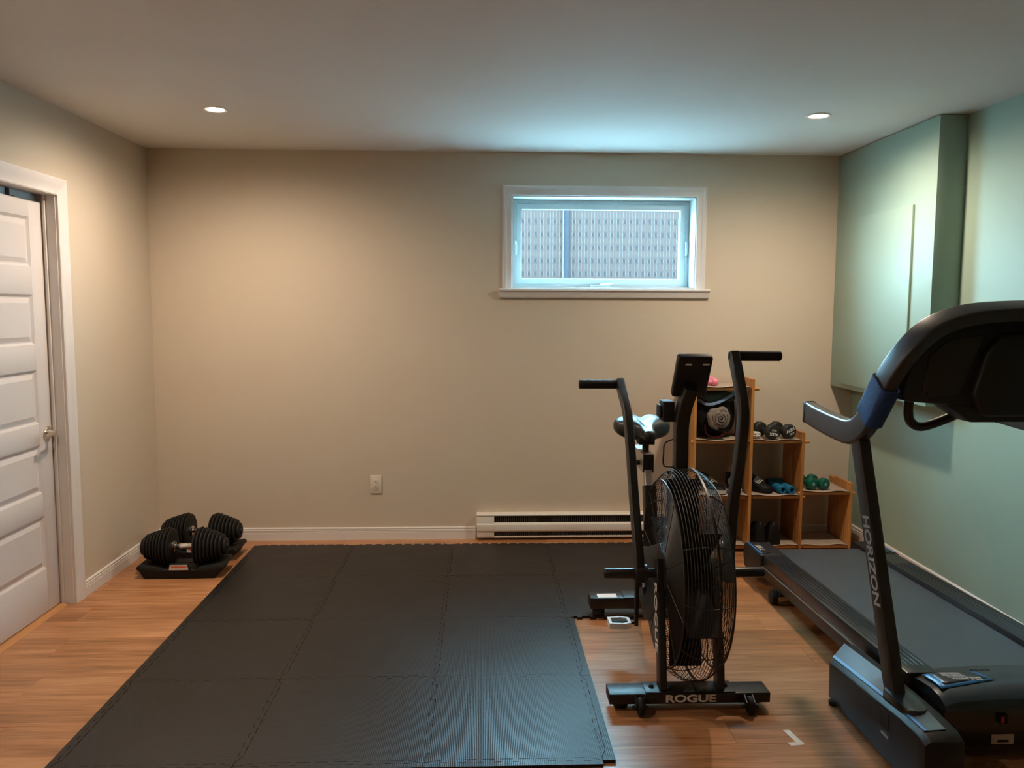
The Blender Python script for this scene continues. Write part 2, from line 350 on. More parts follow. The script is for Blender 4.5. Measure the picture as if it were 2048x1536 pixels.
# ---- outside: ground and a slatted chain link fence
m_gnd = M('grey_gravel', (.24, .243, .24), .9, var=.2, scale=25, bump=.2)
struct(MB().box(-6, 12, .24, 16, 1.30, 1.50).build('ground_outside', m_gnd))
struct(MB().box(-4, 11, 8.0, 8.2, 1.4, 3.1).build('wall_sky_block', M('sky_block_dark', (.056, .050, .048), .9, var=.1, spec=0)))  # added behind the fence to dim the bright sky in its gaps
fc = thing('slatted_fence', (3.2, 4.0, 1.5), 'grey chain link fence filled with vertical privacy slats, seen through the window', 'fence')
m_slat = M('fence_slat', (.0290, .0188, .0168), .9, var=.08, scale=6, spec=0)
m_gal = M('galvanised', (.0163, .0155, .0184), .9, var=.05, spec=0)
PS = .0355; slm = MB().box(-.0163, .0163, -.0008, .0008, 0, 1.15).build('slat', m_slat); sld = slm.data; bpy.data.objects.remove(slm)
for k in range(88):
    x = 1.86+k*PS
    if 2.945 < x < 3.025: continue
    o = bpy.data.objects.new('slat', sld); COL.objects.link(o); o.parent = fc; o.matrix_parent_inverse = Matrix.Translation(fc.location).inverted(); o.location = (x, 4.0, 1.5)
MB().cyl((2.985, 3.97, 1.5), (2.985, 3.97, 2.72), .032, n=16).build('post', m_gal, fc)
MB().cyl((1.8, 3.99, 2.67), (5.0, 3.99, 2.67), .02, n=12).build('top_rail', m_gal, fc)
w = MB(); NZ = 16; dz = 1.15/NZ                      # woven wire: zig-zag strands between the slats
for k in range(88):
    x = 1.86+(k-.5)*PS
    pts = [(x+(PS*.5 if (j+k) % 2 else -PS*.5), 3.994 if j % 2 else 4.006, 1.5+j*dz) for j in range(NZ+1)]
    w.tube(pts, .0022, 4)
w.build('wire_mesh', m_gal, fc)

# ================================================================= LAMPS
m_ring = M('lamp_trim', (.80, .78, .75), .45, var=.01)
m_disc = M('lamp_disc', (1, .95, .85), .5, emit=((1.0, .86, .66), DISC))
def pot(x, y, label, k=1.):
    t = thing('recessed_light', (x, y, H), label, 'ceiling light', 'round recessed ceiling lights')
    MB().lathe((x, y, H), (0, 0, -1), [(0, .060), (.003, .060), (.006, .054), (.004, .044), (.0015, .042), (0, .042)], 32, cap=False).build('trim_ring', m_ring, t)
    MB().lathe((x, y, H-.0005), (0, 0, -1), [(0, .042), (.003, .042), (.0035, .03), (.0037, .001)], 24).build('lens', m_disc, t)
    ld = bpy.data.lights.new('lamp', 'SPOT'); ld.energy = LAMP_W*k; ld.color = LAMP; ld.spot_size = radians(175); ld.spot_blend = .85; ld.shadow_soft_size = .045
    lo = bpy.data.objects.new('lamp', ld); COL.objects.link(lo); lo.parent = t; lo.location = (0, 0, -.012)
    return t
pot(.745, -1.016, 'lit recessed ceiling light nearest the door wall, left of the window')
pot(3.702, -1.047, 'lit recessed ceiling light above the wooden shelf, beside the boxed duct')
pot(.745, -3.2, 'recessed ceiling light over the front of the mat, just above the picture', .75)

# ================================================================= WALL FITTINGS
m_heat = M('heater_enamel', (.76, .70, .62), .4, var=.015)
m_fin = M('heater_fins', (.12, .10, .085), .55, metal=.3, var=.1)
ht = thing('baseboard_heater', (2.6, 0, .015), 'long beige electric baseboard heater under the window', 'heater')
hx0, hx1 = 2.004, 3.21
MB().prism([(-.001, .018), (-.001, .174), (-.050, .174), (-.056, .168), (-.056, .162), (-.008, .160), (-.008, .024), (-.05, .024), (-.05, .018)], 'yz', hx0, hx1).build('back_cover', m_heat, ht, ang=25)
MB().prism([(-.052, .058), (-.060, .066), (-.062, .085), (-.060, .104), (-.052, .116), (-.046, .116), (-.046, .058)], 'yz', hx0+.001, hx1-.001).build('front_panel', m_heat, ht, ang=25)
for a_ in (hx0, hx1-.115): MB().box(a_, a_+.115, -.054, -.009, .024, .160).build('end_box', m_heat, ht, bevel=.002)
b = MB().box(hx0+.115, hx1-.115, -.030, -.012, .03, .155)
for k in range(74): x = hx0+.125+k*.0130; b.box(x, x+.003, -.047, -.014, .026, .156)
b.build('fins', m_fin, ht)['kind'] = 'stuff'
MB().box(hx0+.115, hx1-.115, -.052, -.048, .020, .030).build('lower_lip', m_heat, ht)
ou = thing('wall_outlet', (1.366, 0, .298), 'beige wall outlet plate on the back wall', 'outlet')
m_out = M('outlet_plastic', (.70, .63, .53), .4, var=.01)
MB().box(1.330, 1.402, -.006, -.0003, .298, .415).build('plate', m_out, ou, bevel=.002)
fcx = MB().box(1.349, 1.383, -.0085, -.005, .322, .391).build('face', m_out, ou, bevel=.001)
for z in (.340, .373):
    b = MB()
    for dx in (-.0065, .0065): b.box(1.366+dx-.0012, 1.366+dx+.0012, -.0095, -.008, z, z+.009)
    b.cyl((1.366, -.0095, z-.007), (1.366, -.008, z-.007), .0028, n=10)
    b.build('slot', m_rub, fcx)

# ================================================================= FOAM MATS
MX, MY, T, TT, GAP = .632, .146, .610, .012, .0010
NT = 10; per = T/NT; TD = .0085
def teeth(a, b_, off, sgn=1):
    """toothed line from a to b_ along one axis: list of (s, d)"""
    out = []; n = round((b_-a)/per)
    for k in range(n):
        s0 = a+k*per; q = per/4
        out += [(s0, -TD*sgn), (s0+q-.003, -TD*sgn), (s0+q-.006, TD*sgn), (s0+3*q+.006, TD*sgn), (s0+3*q+.003, -TD*sgn)]
    out.append((b_, -TD*sgn)); return out
CX = [MX+.030]+[MX+T*i for i in (1, 2)]+[MX+T*3-.022, MX+T*4]
RY = [-MY-.008]+[-MY-T*i for i in (1, 2, 3)]+[-2.585]
def tile(c, r, lab):
    x0, x1, y0, y1 = CX[c], CX[c+1], RY[r+1], RY[r]
    def stretch(L_, a, b_, n0=0):
        return [(a+(s)*(b_-a)/T, d) for s, d in L_]
    t = teeth(0, T, 0)
    bot = [(s, y0+d+GAP) for s, d in stretch(t, x0, x1)]
    rig = [(x1+d-GAP, s) for s, d in stretch(t, y0, y1)]
    top = [(s, y1+d-GAP) for s, d in stretch(t, x0, x1)][::-1]
    lef = [(x0+d+GAP, s) for s, d in stretch(t, y0, y1)][::-1]
    def trim(e, ax, lo, hi): return [p for p in e if lo+.012 < p[ax] < hi-.012]
    poly = [(x0-TD+GAP, y0-TD+GAP)]+trim(bot, 0, x0, x1)+[(x1-TD-GAP, y0-TD+GAP)]+trim(rig, 1, y0, y1)+[(x1-TD-GAP, y1-TD-GAP)]+trim(top, 0, x0, x1)+[(x0-TD+GAP, y1-TD-GAP)]+trim(lef, 1, y0, y1)
    o = MB().prism(poly, 'xy', .0002, TT+random.uniform(-.0004, .0004)).build('foam_tile', m_mat, None, ang=30)
    return tag(o, lab, 'floor mat', 'interlocking black foam floor tiles')
rows = ['back row', 'second row from the back', 'third row from the back', 'front row']
cols = ['leftmost tile', 'second tile from the left', 'third tile from the left', 'rightmost tile']
for r in range(4):
    for c in range(4 if r < 2 else 3):
        cn = cols[c] if not (r >= 2 and c == 2) else 'rightmost tile'
        tile(c, r, f'black foam floor tile, {cn} in the {rows[r]}')
def strip(kind, a, b_, lab):
    t = [(a+s*(b_-a)/T, d) for s, d in teeth(0, T, 0)]
    t = [p for p in t if a+.012 < p[0] < b_-.012]; a -= TD; b_ -= TD; t = [(a+GAP, -TD)]+t+[(b_-GAP, -TD)]
    if kind == 'left': poly = [(MX+.003, b_-GAP), (MX+.003, a+GAP)]+[(CX[0]+d-GAP, s) for s, d in t]
    if kind == 'right': poly = [(CX[3]+.034, a+GAP), (CX[3]+.034, b_-GAP)]+[(CX[3]+d+GAP, s) for s, d in t[::-1]]
    if kind == 'front': poly = [(a+GAP, RY[4]-.032), (b_-GAP, RY[4]-.032)]+[(s, RY[4]+d-GAP) for s, d in t[::-1]]
    o = MB().prism(poly, 'xy', .0002, TT).build('mat_edge_strip', m_mat, None, ang=30)
    tag(o, lab, 'edge strip', 'toothed edge strips around the foam mat')
for r in range(4): strip('left', RY[r+1], RY[r], 'straight black foam edge strip along the left side of the ' + rows[r])
for r in (2, 3): strip('right', RY[r+1], RY[r], 'straight black foam edge strip along the right side of the ' + rows[r])
for c in range(3): strip('front', CX[c], CX[c+1], 'black foam edge strip at the front edge, below the ' + (cols[c] if c < 2 else 'rightmost tile'))
# corner of white tape on the floor
m_tape = M('white_tape', (.66, .62, .58), .6, var=.06, scale=60)
TAPE = [(3.100, -2.405), (3.122, -2.405), (3.141, -2.502), (3.090, -2.508), (3.084, -2.488), (3.114, -2.484)]
tag(MB().prism(TAPE, 'xy', .0002, .0008).build('floor_tape', m_tape), 'small white tape corner mark stuck on the wood floor', 'tape')

# ================================================================= ADJUSTABLE DUMBBELLS
m_dbl = M('dumbbell_black', (.008, .0075, .0072), .6, var=.12, scale=40, spec=.3)
def dumbbell(cx, cy, rz, label):
    t = thing('adjustable_dumbbell', (cx, cy, 0), label, 'dumbbell', 'adjustable dumbbells in cradles')
    zc = .152
    def P(o): o.parent = t; o.matrix_parent_inverse = Matrix(); return o
    b = MB(); sec = [(-.190, .0), (-.215, .040), (-.235, .058), (-.222, .075), (-.10, .062), (-.085, .050), (.085, .050), (.10, .062), (.222, .075), (.235, .058), (.215, .040), (.190, 0)]
    b.prism(sec, 'xz', -.105, .105); P(b.build('cradle', m_dbl, None, bevel=.006))
    P(MB().prism([(-.06, .045), (.06, .045), (.05, .085), (-.05, .085)], 'xz', -.112, -.09).build('cradle_front', m_dbl, None, bevel=.004))
    lb = P(MB().hexa([(-.052, -.1135, .052), (.052, -.1135, .052), (.052, -.1125, .052), (-.052, -.1125, .052), (-.046, -.1135, .080), (.046, -.1135, .080), (.046, -.1125, .080), (-.046, -.1125, .080)]).build('sticker', M('sticker_white', (.62, .58, .54), .5)))
    s2 = MB().box(-.040, .044, -.1142, -.1134, .066, .074).build('stripe', M('sticker_red', (.55, .10, .06), .5)); s2.parent = lb
    for sgn in (-1, 1):
        R = [.100, .107, .103, .096, .090, .084, .076, .068]; x = .062
        for k, r in enumerate(R):
            w_ = .0165
            prof = [(0, r*.80), (.002, r*.94), (.005, r), (w_-.005, r), (w_-.002, r*.94), (w_, r*.80)]
            P(MB().lathe((sgn*x, 0, zc), (sgn, 0, 0), prof, 14).build('weight_plate', m_dbl, None, ang=30)); x += w_+.0025
        d = P(MB().lathe((sgn*x, 0, zc), (sgn, 0, 0), [(0, .040), (.004, .046), (.014, .046), (.017, .040), (.018, .018), (.024, .016)], 24).build('dial', m_dbl, None, ang=30))
        P(MB().lathe((sgn*.052, 0, zc), (sgn, 0, 0), [(0, .024), (.004, .030), (.010, .030)], 20).build('collar', m_chrome, None))
    P(MB().lathe((-.056, 0, zc), (1, 0, 0), [(0, .0145), (.01, .0150), (.035, .0175), (.056, .0185), (.077, .0175), (.102, .0150), (.112, .0145)], 20).build('grip', m_chrome, None))
    t.rotation_euler.z = rz
    return t
dumbbell(.385, -.630, radians(1), 'black adjustable dumbbell in its cradle, nearer the camera, with a white sticker on the cradle')
dumbbell(.372, -.315, radians(-2), 'black adjustable dumbbell in its cradle, further back, against the back wall')

# ================================================================= EXERCISE BIKE
BX = 2.812
bk = thing('exercise_bike', (BX, -1.8, 0), 'black upright fan exercise bike with two long moving arms and ROGUE lettering', 'exercise bike')
def B(m, name, mat, par=None, **k): return m.build(name, mat, par or bk, **k)
# stabilisers
fs = B(MB().box(2.505, 3.104, -2.265, -2.172, .031, .070), 'front_stabilizer', m_blk, bevel=.003)
B(MB().box(2.640, 2.975, -2.262, -2.175, .0705, .075), 'base_plate', m_blk, bevel=.0015)
for x in (2.668, 2.947): B(MB().lathe((x, -2.218, .075), (0, 0, 1), [(0, .011), (.002, .011), (.002, .0075), (.009, .0075), (.010, .005)], 8), 'bolt', m_rub)
text('lettering', 'ROGUE', m_white, fs, .0375, (2.806, -2.2655, .050), (1, 0, 0), (0, 0, 1), .0008, 1.50, bold=.0012)
for x in (2.555, 3.052): B(MB().lathe((x, -2.212, 0), (0, 0, 1), [(0, .024), (.004, .027), (.026, .027), (.031, .022)], 20), 'foot', m_rub)
for x in (2.615, 3.020):
    B(MB().lathe((x-.010, -2.288, .033), (1, 0, 0), [(0, .026), (.002, .031), (.006, .033), (.014, .033), (.018, .031), (.020, .026)], 28), 'transport_wheel', m_rub)
    for e_ in (-.017, .0125): B(MB().prism([(-2.265, .066), (-2.300, .050), (-2.300, .024), (-2.282, .020), (-2.265, .034)], 'yz', x+e_, x+e_+.0045), 'wheel_bracket', m_blk)
    B(MB().cyl((x-.03, -2.288, .033), (x+.03, -2.288, .033), .006, n=10), 'axle', m_blk)
rs = B(MB().box(2.556, 3.064, -1.372, -1.288, .050, .104), 'rear_stabilizer', m_blk, bevel=.003)
for x in (2.60, 3.02): B(MB().lathe((x, -1.33, .0125), (0, 0, 1), [(0, .026), (.004, .030), (.030, .030), (.038, .024)], 20), 'foot', m_rub)
MB().box(2.592, 2.685, -1.362, -1.312, .1042, .1048).build('sticker', m_white, rs)
B(MB().box(2.715, 2.905, -1.378, -1.282, .1042, .109), 'rear_plate', m_blk, bevel=.001)
# centre beam, chain case, seat tower
B(MB().prism([(-2.02, .56), (-1.90, .60), (-1.62, .52), (-1.33, .16), (-1.29, .109), (-1.37, .109), (-1.46, .16), (-1.70, .26), (-2.02, .30)], 'yz', BX-.030, BX+.030), 'main_frame', m_blk, bevel=.006)
cc = B(MB().prism([(-2.16, .40), (-2.20, .47), (-2.16, .55), (-2.06, .58), (-1.85, .50), (-1.70, .46), (-1.62, .36), (-1.66, .24), (-1.80, .17), (-1.92, .21), (-2.08, .36)], 'yz', BX-.090, BX-.062), 'chain_case', m_bplas, bevel=.006)
B(MB().sweep([(BX+.006, -1.52, .24), (BX+.008, -1.40, .655)], rrect(.058, .058, .008), side=(1, 0, 0)), 'seat_tower', m_blk, ang=40)
m_post = M('satin_post', (.50, .46, .43), .35, metal=.9, var=.05)
B(MB().sweep([(BX+.008, -1.405, .60), (BX+.008, -1.345, .735)], rrect(.038, .038, .005), side=(1, 0, 0)), 'seat_post', m_post, ang=40)
B(MB().box(BX-.016, BX+.034, -1.370, -1.365, .712, .796), 'slider_cap', m_bplas, bevel=.001)
B(MB().box(BX-.018, BX+.036, -1.3645, -1.10, .712, .800), 'seat_slider', m_post, bevel=.003)
B(MB().cyl((BX-.018, -1.29, .745), (BX-.035, -1.29, .745), .012, .012, n=12).lathe((BX-.035, -1.29, .745), (-1, 0, 0), [(0, .012), (.006, .021), (.022, .022), (.026, .016)], 14), 'slider_knob', m_rub)
B(MB().cyl((BX+.008, -1.30, .80), (BX+.008, -1.30, .845), .016, n=16).box(BX-.03, BX+.045, -1.335, -1.26, .838, .868), 'seat_clamp', m_rub, bevel=.003)
def seat_pt(u, v):
    # u along length from nose (0, towards camera) to tail (1); v around
    yy = -1.415+.265*u; a = 2*pi*v
    hw = .028+.112*(1/(1+math.exp(-(u-.50)*13))); hw *= sqrt(max(0, 1-max(0, (u-.86)/.14)**2))**.7 if u > .86 else 1
    hw *= sqrt(max(0, 1-((.06-u)/.06)**2)) if u < .06 else 1
    hw = max(hw, .001)
    e = cos(a); sn = sin(a); cx = hw*math.copysign(abs(e)**.8, e)
    top = .925+.022*u; hh = .022+.030*min(1, u*1.5)
    hh *= min(1, hw/.026)
    z = top-.034+hh*math.copysign(abs(sn)**.75, sn)*(1 if sn > 0 else 1.15)
    if sn > 0: z -= .020*math.exp(-(cx/.024)**2)*min(1, u*2)*sn
    return Vector((BX+.008+cx, yy, z))
sd = MB(); NU, NV = 28, 32
sd.rings([[seat_pt(i/NU, j/NV) for j in range(NV)] for i in range(NU+1)])
B(sd, 'saddle', M('saddle_vinyl', (.010, .010, .011), .36, var=.1, scale=60, bump=.05, bscale=400), ang=60)
# fan with cage
FX0_, FX1_, FY, FZ, FR = 2.727, 2.901, -2.100, .477, .397
m_wire = M('cage_wire', (.013, .011, .010), .42, var=.1, scale=40)
w = MB()
def rim_r(t): return FR-.046*abs(t)**2.6      # barrel profile, t from -1 (left face) to 1 (right face)
RE = rim_r(1)
for k in range(19): t = -1+2*k/18; w.torus(((FX0_+FX1_)/2+(FX1_-FX0_)/2*t, FY, FZ), (1, 0, 0), rim_r(t), .0013, 96, 4)
B(w, 'cage_rim', m_wire, ang=80)
for x in (FX0_, FX1_):
    w = MB()
    for k in range(32): w.torus((x, FY, FZ), (1, 0, 0), .085+k*(RE-.092)/31, .0011, 72, 4)
    B(w, 'cage_side', m_wire, ang=80)
    w = MB()
    for k in range(10):
        a = 2*pi*k/10+.2; c_, s_ = cos(a), sin(a)
        w.tube([(x, FY+c_*.07, FZ+s_*.07), (x, FY+c_*RE, FZ+s_*RE)], .0024, 6)
    B(w, 'cage_spokes', m_wire)
    B(MB().torus((x, FY, FZ), (1, 0, 0), RE, .0036, 96, 8), 'cage_hoop', m_wire, ang=80)
    B(MB().lathe((x-.006, FY, FZ), (1, 0, 0), [(0, .05), (0, .085), (.012, .085), (.012, .05)], 40), 'hub_plate', m_blk, ang=30)
w = MB()
for k in range(12):
    a = 2*pi*k/12; c_, s_ = cos(a), sin(a)
    w.tube([((FX0_+FX1_)/2+(FX1_-FX0_)/2*t, FY+c_*rim_r(t), FZ+s_*rim_r(t)) for t in (-1, -.9, -.75, -.5, 0, .5, .75, .9, 1)], .0022, 5)
B(w, 'cage_crossbars', m_wire)
w = MB().lathe((FX0_+.108, FY, FZ), (1, 0, 0), [(0, FR+.0008), (0, FR+.002), (.008, FR+.001), (.008, FR-.0005)], 96, cap=False)
B(w, 'cage_band', m_wire, ang=30)
fan_hub = B(MB().cyl((FX0_-.004, FY, FZ), (FX1_+.004, FY, FZ), .016, n=16).lathe((BX-.045, FY, FZ), (1, 0, 0), [(0, .03), (0, .07), (.095, .07), (.095, .03)], 32), 'fan_hub', m_blk, ang=30)
m_fan = M('fan_blade', (.014, .012, .011), .75, var=.08, scale=20, spec=.15)
for k in range(6):
    a = 2*pi*k/6+.36; R_ = Matrix.Translation((BX, FY, FZ)) @ Matrix.Rotation(a, 4, 'X')
    MB().box(-.062, .062, .06, FR-.042, -.0015, .0015, R_).box(-.012, .012, .0, .12, -.004, .004, R_).build('fan_blade', m_fan, fan_hub)
# fork legs either side of the fan
for s, x in ((-1, 2.707), (1, 2.923)):
    leg = B(MB().sweep([(x, -2.225, .0755), (x, -2.205, .20), (x+s*-.004, -2.12, FZ-.01), (x+s*-.004, -2.10, FZ+.05)], rrect(.028, .062, .006), side=(1, 0, 0)), 'fork_leg', m_blk, ang=40)
    if s < 0: text('leg_lettering', 'ROGUE', m_white, leg, .062, (x-.0152, -2.168, .325), (0, -.19, -1), (0, -1, .19), .0006, 1.25, bold=.001)
# mast, console
B(MB().sweep(bez([(BX-.008, -2.035, .862), (BX-.008, -2.035, .93), (BX-.008, -2.035, 1.04), (BX-.002, -2.06, 1.12), (BX+.010, -2.095, 1.19)], 6), rrect(.050, .060, .006), side=(1, 0, 0)), 'mast', m_blk, ang=40)
B(MB().sweep([(BX-.008, -2.00, .55), (BX-.008, -2.035, .70), (BX-.008, -2.035, .87)], rrect(.050, .05, .006), side=(1, 0, 0)), 'mast_base', m_blk, ang=40)
RC = Matrix.Translation((BX+.014, -2.085, 1.232)) @ Matrix.Rotation(radians(31), 4, 'X')
con = B(MB().box(-.066, .066, -.018, .018, -.092, .092).xf(RC), 'console', m_bplas, bevel=.010, seg=3)
MB().box(-.058, .058, .0178, .0195, -.07, .075).xf(RC).build('screen', M('dark_screen', (.02, .024, .02), .12), con)
for x0 in (-.036, .030): MB().box(x0, x0+.024, -.0190, -.0178, .060, .067).xf(RC).build('console_slot', m_white, con)
B(MB().box(BX-.075, BX-.030, -2.02, -1.94, 1.045, 1.125).box(BX-.088, BX-.078, -2.01, -1.95, 1.06, 1.11), 'bottle_clamp', m_rub, bevel=.006)
B(MB().tube(bez([(BX-.030, -2.0, .975), (BX-.062, -2.0, .958), (BX-.066, -2.0, .92), (BX-.064, -2.0, .872), (BX-.030, -2.0, .865)], 5), .0030, 8), 'wire_loop', m_blk)
for x in (-.075, .062): B(MB().lathe((BX+x*.75, -2.06, FZ+FR-.022), (0, 0, 1), [(0, .008), (.010, .008), (.011, .006)], 8), 'cage_bolt', m_rub)
# moving arms with pegs
def arm(sgn, pts, gx):
    x = BX+sgn*.172; P_ = [(x+q[2] if len(q) > 2 else x, q[0], q[1]) for q in pts]
    a = B(MB().sweep(bez(P_, 5), rrect(.034, .050, .006), side=(1, 0, 0)), 'arm', m_blk, ang=40)
    tx, ty, tz = P_[-1]
    MB().lathe((tx-sgn*.018, ty, tz-.006), (sgn, 0, 0), [(0, .014), (.002, .0175), (.030, .0175), (.034, .0195), (.195, .0195), (.199, .016), (.200, .008)], 24).build('hand_grip', m_rub, a, ang=30)
    return a
arm(-1, [(-2.105, .44), (-2.085, .515), (-1.965, .725), (-1.842, .965), (-1.765, 1.065), (-1.66, 1.125), (-1.60, 1.158)], 0)
arm(1, [(-2.105, .44), (-2.105, .56), (-2.135, .765), (-2.185, .91), (-2.218, 1.075), (-2.20, 1.15), (-2.145, 1.235), (-2.085, 1.312)], 0)
for s in (-1, 1):
    xa = BX+s*.172
    B(MB().lathe((xa+s*.012, FY, FZ-.005), (s, 0, 0), [(0, .020), (.01, .020), (.120, .020), (.124, .018), (.126, .010)], 24), 'foot_peg', m_blk, ang=30)
    B(MB().lathe((xa-s*.03, FY, FZ-.005), (s, 0, 0), [(0, .020), (.002, .034), (.046, .034), (.05, .026)], 24), 'pivot_housing', m_blk, ang=30)
    B(MB().cyl((xa-s*.03, FY, FZ-.005), (BX+s*.084, FY, FZ-.005), .018, n=16), 'pivot_shaft', m_blk)
    # push rod from arm to crank
    B(MB().tube([(xa-s*.026, -2.075, .40), (BX+s*.105, -1.86, .36)], .009, 8), 'linkage', m_blk)
# cranks and pedals
CY, CZ = -1.80, .325
m_ped = M('pedal_alloy', (.80, .82, .84), .25, metal=.45, var=.05)
for s, dz_ in ((-1, -.170), (1, .170)):
    xa = BX+s*.122
    cr = B(MB().sweep([(xa, CY, CZ-math.copysign(.015, dz_)), (xa, CY-.004, CZ+dz_*1.05)], rrect(.016, .026, .005), side=(1, 0, 0)), 'crank_arm', m_blk)
    px, pz_ = xa+s*.072, CZ+dz_
    p = B(MB().lathe((xa, CY, pz_), (s, 0, 0), [(0, .007), (.115, .006)], 10), 'pedal', m_blk)
    fr_ = MB(); o2 = [(-.046, -.036), (.020, -.042), (.046, -.030), (.046, .030), (.020, .042), (-.046, .036)]
    lp = []
    for e, zz_ in ((1, -.012), (1, .012), (.74, .012), (.74, -.012)): lp.append([(px+q[0]*e, CY+q[1]*e, pz_+zz_) for q in o2])
    fr_.rings(lp, closed=True)
    fr_.build('pedal_cage', m_ped, p, ang=25)
    MB().box(px-.044, px+.044, CY-.012, CY+.012, pz_-.010, pz_+.010).build('pedal_body', m_rub, p, bevel=.003)
B(MB().cyl((BX-.12, CY, CZ), (BX+.12, CY, CZ), .014, n=12), 'crank_axle', m_blk)
B(MB().lathe((BX-.094, CY, CZ), (-1, 0, 0), [(0, .03), (.002, .045), (.006, .045), (.008, .03)], 24), 'crank_cover', m_blk, ang=30)

# ================================================================= TREADMILL
TX = 3.860
tm = thing('treadmill', (TX, -1.7, 0), 'black treadmill along the green wall, motor end towards the camera, HORIZON on its upright', 'treadmill')
def Tm(m, name, mat, par=None, **k): return m.build(name, mat, par or tm, **k)
def tilt(v): v = v.copy(); v.z += .020*(-v.y-1.55); return v
mir = lambda x: 2*TX-x
m_frame = M('bronze_black_frame', (.030, .024, .020), .42, metal=.3, var=.08, scale=20)
m_rail = M('side_rail', (.015, .018, .020), .28, var=.08, scale=30, bump=.03, bscale=400)
m_belt = M('running_belt', (.042, .053, .063), .40, var=.12, scale=9, bump=.08, bscale=500, spec=.8)  # bluish base colour paints in the window light reflected by the belt
m_gloss = M('gloss_black', (.012, .013, .014), .24, var=.08, scale=20, spec=.6)
m_line = M('silver_line', (.40, .39, .38), .35, metal=.4, var=.03)
m_blue = M('label_blue', (.03, .17, .42), .35, var=.05)
m_lblk = M('label_black', (.022, .022, .026), .35, var=.05)
def sx(x0, x1, s):  # mirrored x-range
    return (x0, x1) if s < 0 else (mir(x1), mir(x0))
for s in (-1, 1):
    a, b_ = sx(3.505, 3.618, s); oi, ii = (a, b_)
    rail = Tm(MB().box(a, b_, -2.46, -1.04, .150, .214).fn(tilt), 'side_rail', m_rail, bevel=.006)
    for k in range(5):
        xx = a+.016+k*.0185
        MB().box(xx, xx+.0035, -2.40, -1.20, .2138, .2160).fn(tilt).build('rib', m_rail, rail, bevel=.0008, seg=1)
    e0, e1 = sx(3.5025, 3.506, s)
    MB().box(e0, e1, -2.46, -.98, .1480, .1525).fn(tilt).build('trim_line', m_line, rail)
    a2, b2 = sx(3.520, 3.565, s)
    Tm(MB().box(a2, b2, -2.56, -.95, .082, .150).fn(tilt), 'side_frame', m_frame, bevel=.003)
    a3, b3 = sx(3.492, 3.625, s)
    cap = Tm(MB().prism([(-1.035, .212), (-1.035, .150), (-.99, .140), (-.93, .070), (-.84, .055), (-.775, .085), (-.752, .150), (-.762, .195), (-.79, .214)], 'yz', a3, b3).fn(tilt), 'end_cap', m_bplas, bevel=.006)
    c0, c1 = sx(3.512, 3.560, s)
    MB().hexa([(c0, -1.02, .2128), (c1, -.99, .2128), (c1, -.80, .2128), (c0, -.785, .2128), (c0, -1.02, .2149), (c1, -.99, .2149), (c1, -.80, .2149), (c0, -.785, .2149)]).fn(tilt).build('label_panel', m_lblk, cap)
    q0, q1 = sx(3.500, 3.511, s)
    MB().box(q0, q1, -1.01, -.78, .2125, .2148).fn(tilt).build('label_edge', m_blue, cap)
    tt = tilt(Vector(((c0+c1)/2, -.90, .2152)))
    text('cap_lettering', 'T101', m_white, cap, .045, tt, (0, 1, -.02), (-1, 0, 0), .0004, 1.1)
    # rear foot with caster wheel
    ax = 3.500 if s < 0 else mir(3.500)
    Tm(MB().prism([(-1.04, .150), (-1.26, .150), (-1.235, .050), (-1.19, .032), (-1.16, .045)], 'yz', *sx(3.523, 3.553, s)), 'foot_bracket', m_frame, bevel=.003)
    Tm(MB().lathe((sx(3.488, 3.521, s)[0], -1.195, .035), (1, 0, 0), [(0, .022), (.003, .033), (.008, .0348), (.025, .0348), (.030, .033), (.033, .022)], 24), 'foot_wheel', m_rub, ang=30)
belt = MB()
bp_ = [(-2.50, .192), (-.86, .192)]
prof = [(-2.52, .186), (-2.52, .190)]+[(-.862+.052*sin(k*pi/10), .140+.052*cos(k*pi/10)) for k in range(11)]+[(-2.52, .088), (-2.52, .092)]+[(-.862+.048*sin(k*pi/10), .140+.048*cos(k*pi/10)) for k in range(10, -1, -1)]
belt.prism(prof, 'yz', 3.622, mir(3.622)).fn(tilt); Tm(belt, 'running_belt', m_belt, ang=25)
Tm(MB().box(3.615, mir(3.615), -2.50, -.92, .150, .184).fn(tilt), 'deck_board', m_sub)
Tm(MB().cyl((3.60, -.862, .140), (mir(3.60), -.862, .140), .046, n=20).fn(tilt), 'rear_roller', m_blk)
# motor hood
hp = [(-2.425, .196), (-2.428, .203), (-2.50, .216), (-2.57, .222), (-2.620, .216), (-2.655, .198), (-2.668, .176), (-2.650, .170), (-2.43, .170)]
hood = MB(); loops = []
for k in range(17):
    u = k/16; x = 3.530+u*(mir(3.530)-3.530); e = abs(2*u-1); bow = .040*(1-e**2); rz_ = -.012*max(0, (e-.88)/.12)**2
    loops.append([(x, yy+bow*(1 if i < 2 else .6), z+rz_*(z > .18)) for i, (yy, z) in enumerate(hp)])
hood.rings(loops); hood.fn(tilt); hd_ = Tm(hood, 'motor_hood', m_rail, ang=25)
Tm(MB().prism([(3.545, -2.625), (mir(3.545), -2.625), (mir(3.545), -2.40), (3.545, -2.40)], 'xy', .030, .172).fn(tilt), 'motor_housing', m_gloss, bevel=.008)
Tm(MB().box(3.56, mir(3.56), -2.40, -2.30, .05, .14), 'motor_frame', m_frame)
def hz_at(yy): return tilt(Vector((0, yy, .2195))).z
for k in range(4):
    x = 3.742+k*.018; MB().box(x, x+.011, -2.470, -2.438, .2060, .2125).fn(tilt).build('vent', m_rub, hd_)
def hood_z(yy):
    P_ = [(q[0], q[1]) for q in hp[1:6]]
    for (a, za), (c, zc_) in zip(P_, P_[1:]):
        if c <= yy <= a: return za+(zc_-za)*(yy-a)/(c-a)
    return P_[0][1]
